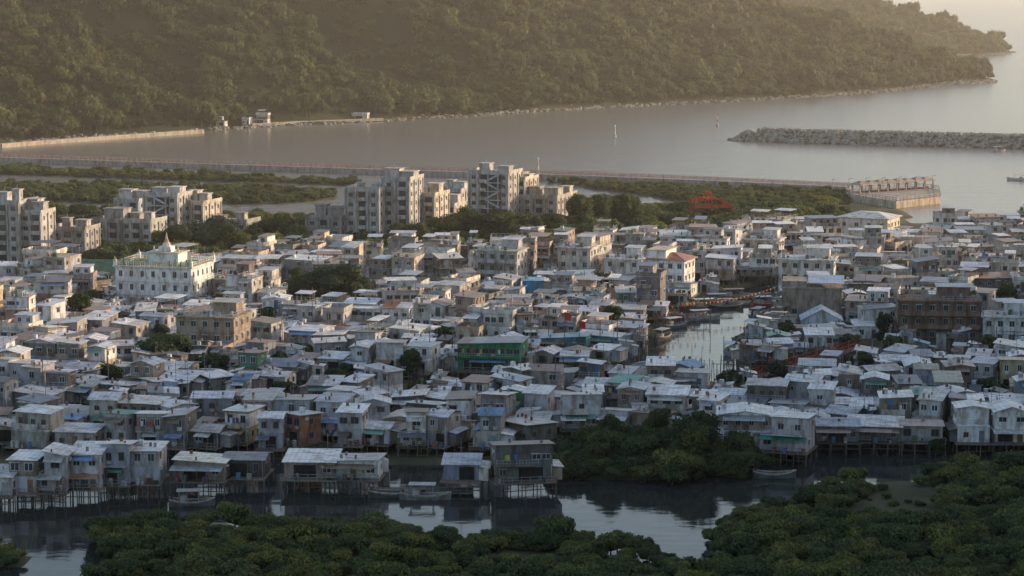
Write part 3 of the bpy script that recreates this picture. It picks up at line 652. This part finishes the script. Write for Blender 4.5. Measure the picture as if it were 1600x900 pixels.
# ---------------- village fill
VW=W(VILL);EXC=[W(CREEK),W(BR),W(BR2)]
BRIDGE=(G(1135,620),G(1345,560))
for i in range(9):
    t=i/8;FCL.append((BRIDGE[0][0]+(BRIDGE[1][0]-BRIDGE[0][0])*t,BRIDGE[0][1]+(BRIDGE[1][1]-BRIDGE[0][1])*t,4,7,30))
for px,py in ((1010,558),(1050,560),(1090,560),(1130,558),(1160,540)): 
    x,y_=G(px,py);FCL.append((x,y_,4,8,40))
y=386.;cnt=0;placed=[]
one=lambda v:np.array([v])
while y<840:
    x=-y*.30-12+R.uniform(0,6)
    while x<y*.30+12:
        px,py=PR(x,y)
        if py>560 or (px>1340 and py>525): st='tin';w=R.uniform(3.6,7.);d=R.uniform(4.5,7.5)
        elif py>475: st='mix';w=R.uniform(3.8,8.);d=R.uniform(5,8.5)
        else: st='con';w=R.uniform(4.5,10);d=R.uniform(6.5,9.5)
        xc=x+w/2;yc=y+R.uniform(-3,3)
        rad=min(w,d)*.5
        ok=bool(inpoly(one(xc),one(yc),VW)[0]) and not any(sdist(one(xc),one(yc),e)[0]<1.5+rad*.6 or inpoly(one(xc),one(yc),e)[0] for e in EXC)
        if ok:
            for ox,oy,orr in occ:
                if abs(ox-xc)<orr*.75+w*.5 and abs(oy-yc)<orr*.75+d*.45: ok=False;break
        if ok and sdist(one(xc),one(yc),list(BRIDGE),False)[0]<5: ok=False
        lowf=False
        if ok:
            for fx,fy,hw,sk,lw in FCL:
                dy=fy-yc
                if dy>0 and dy<lw and abs(fx*yc/fy-xc)<hw+w*.45:
                    if dy<sk+d*.5: ok=False;break
                    lowf=True
        if ok and R.random()<.95:
            sw=py>585 or any(sdist(one(xc),one(yc),e)[0]<11 for e in EXC)
            if st=='tin' or (st=='mix' and R.random()<.6):
                fl=R.choice([1,2,2,2,1] if px<1340 or py>600 else [1,1,2]);roof=R.choice(['gable','shed','shed']);wc=jit(R.choice(TIN),R);rc=jit(R.choice(ROOF if R.random()<(.86 if py>600 else .74) else ROOFD),R);nm='stilt_house' if sw else 'tin_roofed_house'
                if R.random()<.05: rc=R.choice([(.1,.3,.25),(.12,.26,.44),(.4,.38,.28)])
                if R.random()<.06: wc=R.choice([(.1,.22,.34),(.1,.24,.16),(.4,.2,.13),(.42,.36,.22)])
            else:
                fl=R.choice([2,2,3,3,3] if px<1190 and py<460 else [1,2,2,3]);roof='flat' if R.random()<.75 else 'shed';wc=jit(R.choice(CON),R);rc=jit(R.choice(ROOF if R.random()<.65 else ROOFD),R);nm='village_house'
                if px>1180 and py<470: wc=jit(R.choice([(.62,.56,.47),(.54,.47,.39),(.68,.64,.58),(.45,.4,.36)]),R);fl=R.choice([1,2,2,2,3])
            if lowf: fl=1
            ro=math.radians((-14 if px<1200 else -8)+R.gauss(0,7)+(0 if R.random()<.85 else R.choice([-28,22])))
            house(w,d,fl,roof,wc,rc,sw,R).obj(nm,(xc,yc,0 if sw else .5),ro);cnt+=1;placed.append((xc,yc,w/2,d/2))
        x+=w+(R.uniform(.1,1.3) if R.random()<.8 else R.uniform(2,5))
    y+=R.uniform(9.,12.) if y<560 else R.uniform(10.5,14)
# sheds squeezed into the gaps
PA=list(placed);ns=0
for i in range(4200):
    yc=R.uniform(390,700);xc=R.uniform(-yc*.27,yc*.27);w=R.uniform(1.8,3.4);d=R.uniform(2,3.6)
    if not inpoly(one(xc),one(yc),VW)[0]: continue
    if any(inpoly(one(xc),one(yc),e)[0] for e in EXC): continue
    if any(abs(a-xc)<hw+w/2+.1 and abs(c-yc)<hd+d/2+.1 for a,c,hw,hd in PA): continue
    if any(abs(a-xc)<o_*.7+w/2 and abs(c-yc)<o_*.7+d/2 for a,c,o_ in occ): continue
    if sdist(one(xc),one(yc),list(BRIDGE),False)[0]<3.5: continue
    if any(0<fy-yc<sk*.7 and abs(fx-xc)<hw for fx,fy,hw,sk,lw in FCL): continue
    sw=yc<480
    house(w,d,1,'shed',jit(R.choice(TIN+CON),R),jit(R.choice(ROOF+ROOFD+[(.12,.26,.44)]),R),sw,R,None,R.random()<.5).obj('tin_shed',(xc,yc,0 if sw else .4),math.radians(R.gauss(-12,9)));PA.append((xc,yc,w/2,d/2));ns+=1
    if ns>420: break
print('houses',cnt,'sheds',ns)
# ---------------- promenade, sea wall, pier
def wallrun(b,pl,wd,h,col,rail=None):
    for a,c in zip(pl[:-1],pl[1:]):
        d=Vector((c[0]-a[0],c[1]-a[1])).normalized();n=Vector((-d.y,d.x))*wd/2
        A=Vector(a);C=Vector(c)
        q=[A-n,C-n,C+n,A+n];b.hexa([(p.x,p.y,-1.5) for p in q]+[(p.x,p.y,h) for p in q],0,col)
        if rail:
            for s in(-1,1):
                A2=A+n*.9*s;C2=C+n*.9*s;b.rail([(A2.x,A2.y),(C2.x,C2.y)],h,1.25,0,rail,2.4,.1)
b=MB();wallrun(b,W([(-300,248),(0,253),(430,267),(700,276),(900,282),(1120,291),(1330,301)]),4,2.2,(.4,.33,.3),(.55,.36,.3));b.obj('seawall_promenade')
b=MB();wallrun(b,W([(-150,236),(0,231),(60,226),(200,216),(316,208)]),3,2.,(.45,.38,.31));b.obj('beach_retaining_wall')
b=MB();q=W([(1322,313),(1400,326),(1469,318),(1467,306),(1430,301),(1322,305)])
k=len(b.v);b.v+=[(p[0],p[1],-2) for p in q]+[(p[0],p[1],2.6) for p in q]
n=len(q)
for i in range(n): b.f.append((k+i,k+(i+1)%n,k+n+(i+1)%n,k+n+i));b.m.append(0);b.c.append((.5,.42,.32))
b.f.append(tuple(k+n+i for i in range(n)));b.m.append(0);b.c.append((.4,.36,.32))
b.rail(q+[q[0]],2.6,1.2,0,(.5,.42,.36),2.2,.09);b.obj('stone_pier')
for i in range(8):
    t=i/7;x,y=G(1345+100*t,312-7*t)
    b=MB();w=5.5
    for X in(-w/2+.4,w/2-.4):
        for Y in (-2,2): b.beam((X,Y,0),(X,Y,3),.2,0,(.5,.4,.3))
    b.hip(-w/2,w/2,-2.4,2.4,3.1,1.3,.5,1,(.42,.3,.22));b.box(-1.8,1.8,-.4,.4,.0,.5,3,(.25,.15,.1))
    b.obj('pier_pavilion',(x,y,2.6),math.radians(35))
for i in range(7):
    x,y=G(1300+26*i,314-1*i);b=MB();b.cyl(0,0,0,6.5,.09,0,(.25,.25,.25),6);b.beam((0,0,6.4),(1.2,0,6.6),.06,0,(.25,.25,.25));b.box(.9,1.5,-.15,.15,6.45,6.6,0,(.6,.6,.6));b.obj('street_lamp',(x,y,1.5))
for px,py,w,fl in ((412,198,9,2),(350,202,5,1),(568,191,9,1),(390,199,4,1)):
    x,y=G(px,py);house(w,5,fl,'flat',(.7,.68,.65),(.7,.7,.7),False,R).obj('shore_house',(x-2,y+6,1.2),-.2)
b=MB();wallrun(b,[(p[0]-1,p[1]+2) for p in W([(395,199),(470,195),(600,190)])],2,2.,(.42,.37,.31));b.obj('shore_retaining_wall')
for px,py,h,red in ((961,214,5.5,0),(1121,197,5.5,1),(841,273,6.5,0)):
    x,y=G(px,py);b=MB();b.cyl(0,0,-2,1.2,1.,0,(.5,.5,.5),10,.8);b.cyl(0,0,1.2,h,.35,0,(.75,.74,.7),8,.22);b.cyl(0,0,h,h+.8,.5,0,(.5,.06,.04) if red else (.7,.7,.7),8,.1)
    b.box(-.6,.6,-.6,.6,h-.1,h+.05,0,(.4,.4,.4))
    if red: b.cyl(0,0,2.2,3.6,.38,0,(.5,.06,.04),8)
    b.obj('navigation_beacon',(x,y,0))
# red arched frame
x,y=G(1112,350);b=MB();RD=(.65,.07,.04)
for k in range(3):
    Y=k*4.
    for s in range(10):
        a0=math.pi*s/10;a1=math.pi*(s+1)/10
        b.beam((-7*math.cos(a0),Y,4*math.sin(a0)),(-7*math.cos(a1),Y,4*math.sin(a1)),.18,0,RD)
        if k<2 and s%2==0: b.beam((-7*math.cos(a0),Y,4*math.sin(a0)),(-7*math.cos(a1),Y+4,4*math.sin(a1)),.1,0,RD)
    b.beam((-7,Y,1.),(7,Y,1.),.14,0,RD);b.beam((-7,Y,-4),(-7,Y,1.),.15,0,RD);b.beam((7,Y,-4),(7,Y,1.),.15,0,RD);b.beam((0,Y,1.),(0,Y,6),.12,0,RD)
b.beam((0,0,5.6),(0,8,5.6),.12,0,RD);b.obj('red_arched_frame',(x,y,4.5),math.radians(12))
# red footbridge
A=Vector((*BRIDGE[0],2.));B=Vector((*BRIDGE[1],2.4));D=(B-A);Ln=D.length;d=D.normalized();nrm=Vector((-d.y,d.x,0)).normalized()
b=MB();RB=(.36,.07,.05)
q=[A-nrm*1.3,B-nrm*1.3,B+nrm*1.3,A+nrm*1.3];b.hexa([tuple(p) for p in q]+[(p.x,p.y,p.z+.15) for p in q],3,(.2,.17,.15))
n=int(Ln/2.4)
for s in(-1,1):
    for i in range(n):
        a=A+D*(i/n)+nrm*1.25*s;c=A+D*((i+1)/n)+nrm*1.25*s;up=Vector((0,0,1.6));z0=Vector((0,0,.15))
        b.beam(a+z0,a+up,.06,0,RB);b.beam(a+z0,c+up,.045,0,RB);b.beam(a+up,c+z0,.045,0,RB);b.beam(a+up,c+up,.07,0,RB)
for i in range(0,n+1,4):
    for s in(-1,1): p=A+D*(i/n)+nrm*1.1*s;b.beam((p.x,p.y,-2),tuple(p),.14,3,(.2,.18,.17))
b.obj('red_footbridge')
# ---------------- boats
def boat(L_,wd,hc,cc,r,canopy=True):
    b=MB();n=8;pts=[]
    for i in range(n+1):
        t=i/n;x=(t-.5)*L_;hw=wd/2*(math.sin(math.pi*min(1,(t*.8+.2)))**.6 if t<1 else .05);hw=max(hw,.06);sh=.75+.6*(2*t-1)**2*.8
        pts.append((x,hw,sh))
    for (xa,ha,sa),(xb,hb,sb) in zip(pts[:-1],pts[1:]):
        b.hexa([(xa,-ha*.6,-.3),(xb,-hb*.6,-.3),(xb,hb*.6,-.3),(xa,ha*.6,-.3),(xa,-ha,sa-.25),(xb,-hb,sb-.25),(xb,hb,sb-.25),(xa,ha,sa-.25)],0,hc)
        for s in(-1,1): b.beam((xa,s*ha,sa),(xb,s*hb,sb),.08,3,(.45,.4,.35));b.beam((xa,s*ha,sa-.2),(xb,s*hb,sb-.2),.07,0,hc)
    if canopy:
        for X in(-L_*.28,L_*.15):
            for s in(-1,1): b.beam((X,s*wd*.38,.5),(X,s*wd*.38,2.4),.05,3,(.3,.3,.3))
        b.slab(-L_*.33,L_*.2,-wd*.48,wd*.48,2.4,2.4,2.4,2.4,.08,1,cc);b.box(-L_*.25,-L_*.1,-wd*.25,wd*.25,.55,1.6,0,(.5,.5,.48))
    b.box(-L_*.47,-L_*.42,-.2,.2,.9,1.6,0,(.1,.1,.1));return b
for px,py,L_,ro,hc,cc in [(1078,496,9,20,(.15,.2,.3),(.3,.4,.5)),(1104,482,10,15,(.3,.2,.15),(.7,.7,.7)),(1124,474,9,10,(.2,.2,.22),(.2,.35,.5)),(1150,466,10,5,(.3,.28,.25),(.5,.3,.2)),(1180,464,8,0,(.15,.25,.35),(.7,.7,.7)),(1186,496,9,60,(.2,.2,.2),(.3,.35,.4)),(1174,516,9,70,(.5,.5,.5),(.15,.3,.45)),(1156,532,8,70,(.2,.15,.12),(.7,.7,.7)),(1036,530,8,60,(.15,.15,.15),(.4,.4,.4)),(1098,500,9,20,(.5,.5,.5),(.7,.7,.7)),(1134,482,9,10,(.1,.1,.12),(.5,.2,.1)),(1164,476,8,5,(.5,.5,.5),(.2,.3,.4)),(1054,512,8,40,(.2,.25,.3),(.6,.6,.6)),(1196,478,8,20,(.45,.1,.06),(.6,.6,.6)),(1140,552,8,80,(.3,.3,.3),(.3,.4,.6)),
   (20,672,8,5,(.1,.2,.4),(.15,.3,.5)),(60,676,9,0,(.1,.2,.35),(.3,.4,.5)),(110,668,8,10,(.2,.2,.2),(.2,.35,.5)),(260,655,8,10,(.3,.25,.2),(.4,.4,.4)),(620,776,9,3,(.15,.16,.15),(.3,.4,.35)),(665,780,8,-3,(.3,.3,.3),(.4,.4,.4)),(410,640,8,10,(.1,.15,.2),(.3,.3,.3)),(1590,282,9,150,(.6,.6,.6),(.6,.5,.4)),(1560,237,7,10,(.6,.6,.6),(.7,.7,.7)),(1210,746,7,0,(.15,.2,.2),(.3,.3,.3)),(300,790,7,5,(.2,.2,.2),(.3,.3,.3))]:
    x,y=G(px,py);boat(L_,2.4,hc,cc,R,R.random()<.7).obj('sampan_boat',(x,y,0),math.radians(ro))
FC=[(.7,.25,.03),(.6,.05,.04),(.65,.5,.08),(.6,.3,.05),(.1,.25,.5)]
for a,c,za in (((1000,508),(1100,498),5),((1060,506),(1215,478),5),((1040,516),(1110,516),5),((1090,492),(1205,490),5)):
    b=MB();A=Vector((*G(*a),za));C=Vector((*G(*c),za));n=int((C-A).length/1.5);pv=A
    for i in range(1,n+1):
        t=i/n;p=A+(C-A)*t;p.z-=5*t*(1-t);b.beam(pv,p,.02,3,(.3,.3,.3))
        e=(p-pv)*.2;b.face([tuple(p-e),tuple(p+e),(p.x,p.y,p.z-.6)],0,R.choice(FC));pv=p
    b.beam((A.x,A.y,-1),tuple(A),.06,3,(.3,.25,.2));b.beam((C.x,C.y,-1),tuple(C),.06,3,(.3,.25,.2));b.obj('pennant_string')
for px,py,h in ((882,568,9),(1130,612,9),(868,640,8),(905,566,7)):
    x,y=G(px,py);b=MB();b.beam((0,0,0),(0,0,h),.07,3,(.2,.18,.16))
    if px in(882,905): b.hexa([(0,-.02,h-1.6),(1.3,-.02,h-2),(1.3,.02,h-2),(0,.02,h-1.6),(0,-.02,h),(1.3,-.02,h-.4),(1.3,.02,h-.4),(0,.02,h)],0,RD)
    b.obj('red_flag_pole' if px in(882,905) else 'utility_pole',(x,y,2))
b=MB()
for e in (BR,BR2,CREEK):
    pe=W(e)
    for a,c in zip(pe,pe[1:]+pe[:1]):
        Ln=math.dist(a,c)
        if abs(a[0])>260 and abs(c[0])>260: continue
        for i in range(int(Ln/1.)):
            t=R.random();x=a[0]+(c[0]-a[0])*t+R.uniform(-2,2);y=a[1]+(c[1]-a[1])*t+R.uniform(-2,2);h=R.uniform(1.5,5 if e is not CREEK else 3)
            b.beam((x,y,-1.5),(x+R.uniform(-.3,.3),y,h),.06,3,jit((.2,.17,.14),R,.3))
            if R.random()<.3: b.beam((x,y,h*.8),(x+R.uniform(2,4),y+R.uniform(-.5,.5),h*.8),.05,3,(.2,.16,.13))
b.obj('mooring_poles')
for i in range(34):
    px=R.uniform(40,1560);py=R.uniform(440,700);x,y=G(px,py)
    b=MB();h=R.uniform(7.5,11);b.cyl(0,0,0,h,.12,3,(.22,.2,.18),6,.08);b.beam((-.9,0,h-.6),(.9,0,h-.6),.06,3,(.2,.2,.2));b.obj('utility_pole',(x,y,0),R.uniform(0,3))
x,y=G(650,772);b=MB();b.box(-7,9,-1.5,2.5,.3,.55,3,(.15,.14,.13))
for i in range(9): b.beam((-7+2*i,-1.4,-2),(-7+2*i,-1.4,.3),.1,3,WOODC)
b.rail([(-7,-1.4),(9,-1.4)],.55,.8,3,(.2,.2,.2),2);b.obj('timber_jetty',(x,y,0))
x,y=G(600,758);b=MB()
b.cyl(0,0,0,1.9,.75,0,(.7,.7,.7),14);b.cyl(0,0,1.9,2.15,.75,0,(.7,.7,.7),14,.2);b.box(-.9,.9,-.9,.9,-4.,-.01,3,(.2,.2,.2));b.obj('water_tank',(x,y,2.3))
# ---------------- haze
b=MB();b.box(-4000,5000,200,9000,-6,260,0,(1,1,1));o=b.obj('sea_haze')
m=bpy.data.materials.new('sea_haze');m.use_nodes=True;nt=m.node_tree;nt.nodes.remove(nt.nodes['Principled BSDF'])
vs=nt.nodes.new('ShaderNodeVolumeScatter');vs.inputs['Color'].default_value=(1,.86,.68,1);vs.inputs['Density'].default_value=.00015;vs.inputs['Anisotropy'].default_value=.3
nt.links.new(vs.outputs[0],nt.nodes['Material Output'].inputs['Volume'])
o.data.materials.clear();o.data.materials.append(m);o.data.polygons.foreach_set('material_index',[0]*6)
# ---------------- light
AZ=math.radians(71);EL=math.radians(14)
w=bpy.data.worlds.new('World');scene.world=w;w.use_nodes=True;nt=w.node_tree
sky=nt.nodes.new('ShaderNodeTexSky');sky.sky_type='NISHITA';sky.sun_disc=False;sky.sun_elevation=EL;sky.sun_rotation=AZ;sky.air_density=1.;sky.dust_density=2.;sky.ozone_density=.8
bg=nt.nodes['Background'];nt.links.new(sky.outputs[0],bg.inputs[0]);bg.inputs[1].default_value=.24
ld=bpy.data.lights.new('sun','SUN');ld.energy=5.;ld.angle=math.radians(.5);ld.color=(1,.74,.48)
lo=bpy.data.objects.new('sun',ld);COL.objects.link(lo);dv=Vector((math.sin(AZ)*math.cos(EL),math.cos(AZ)*math.cos(EL),math.sin(EL)));lo.rotation_euler=dv.to_track_quat('Z','Y').to_euler()
cd=bpy.data.cameras.new('camera');co=bpy.data.objects.new('camera',cd);COL.objects.link(co);co.location=(0,0,H);co.rotation_euler=(math.pi/2-TH,0,0)
cd.sensor_width=36;cd.lens=81;cd.clip_start=1;cd.clip_end=60000;scene.camera=co
scene.view_settings.view_transform='Standard'
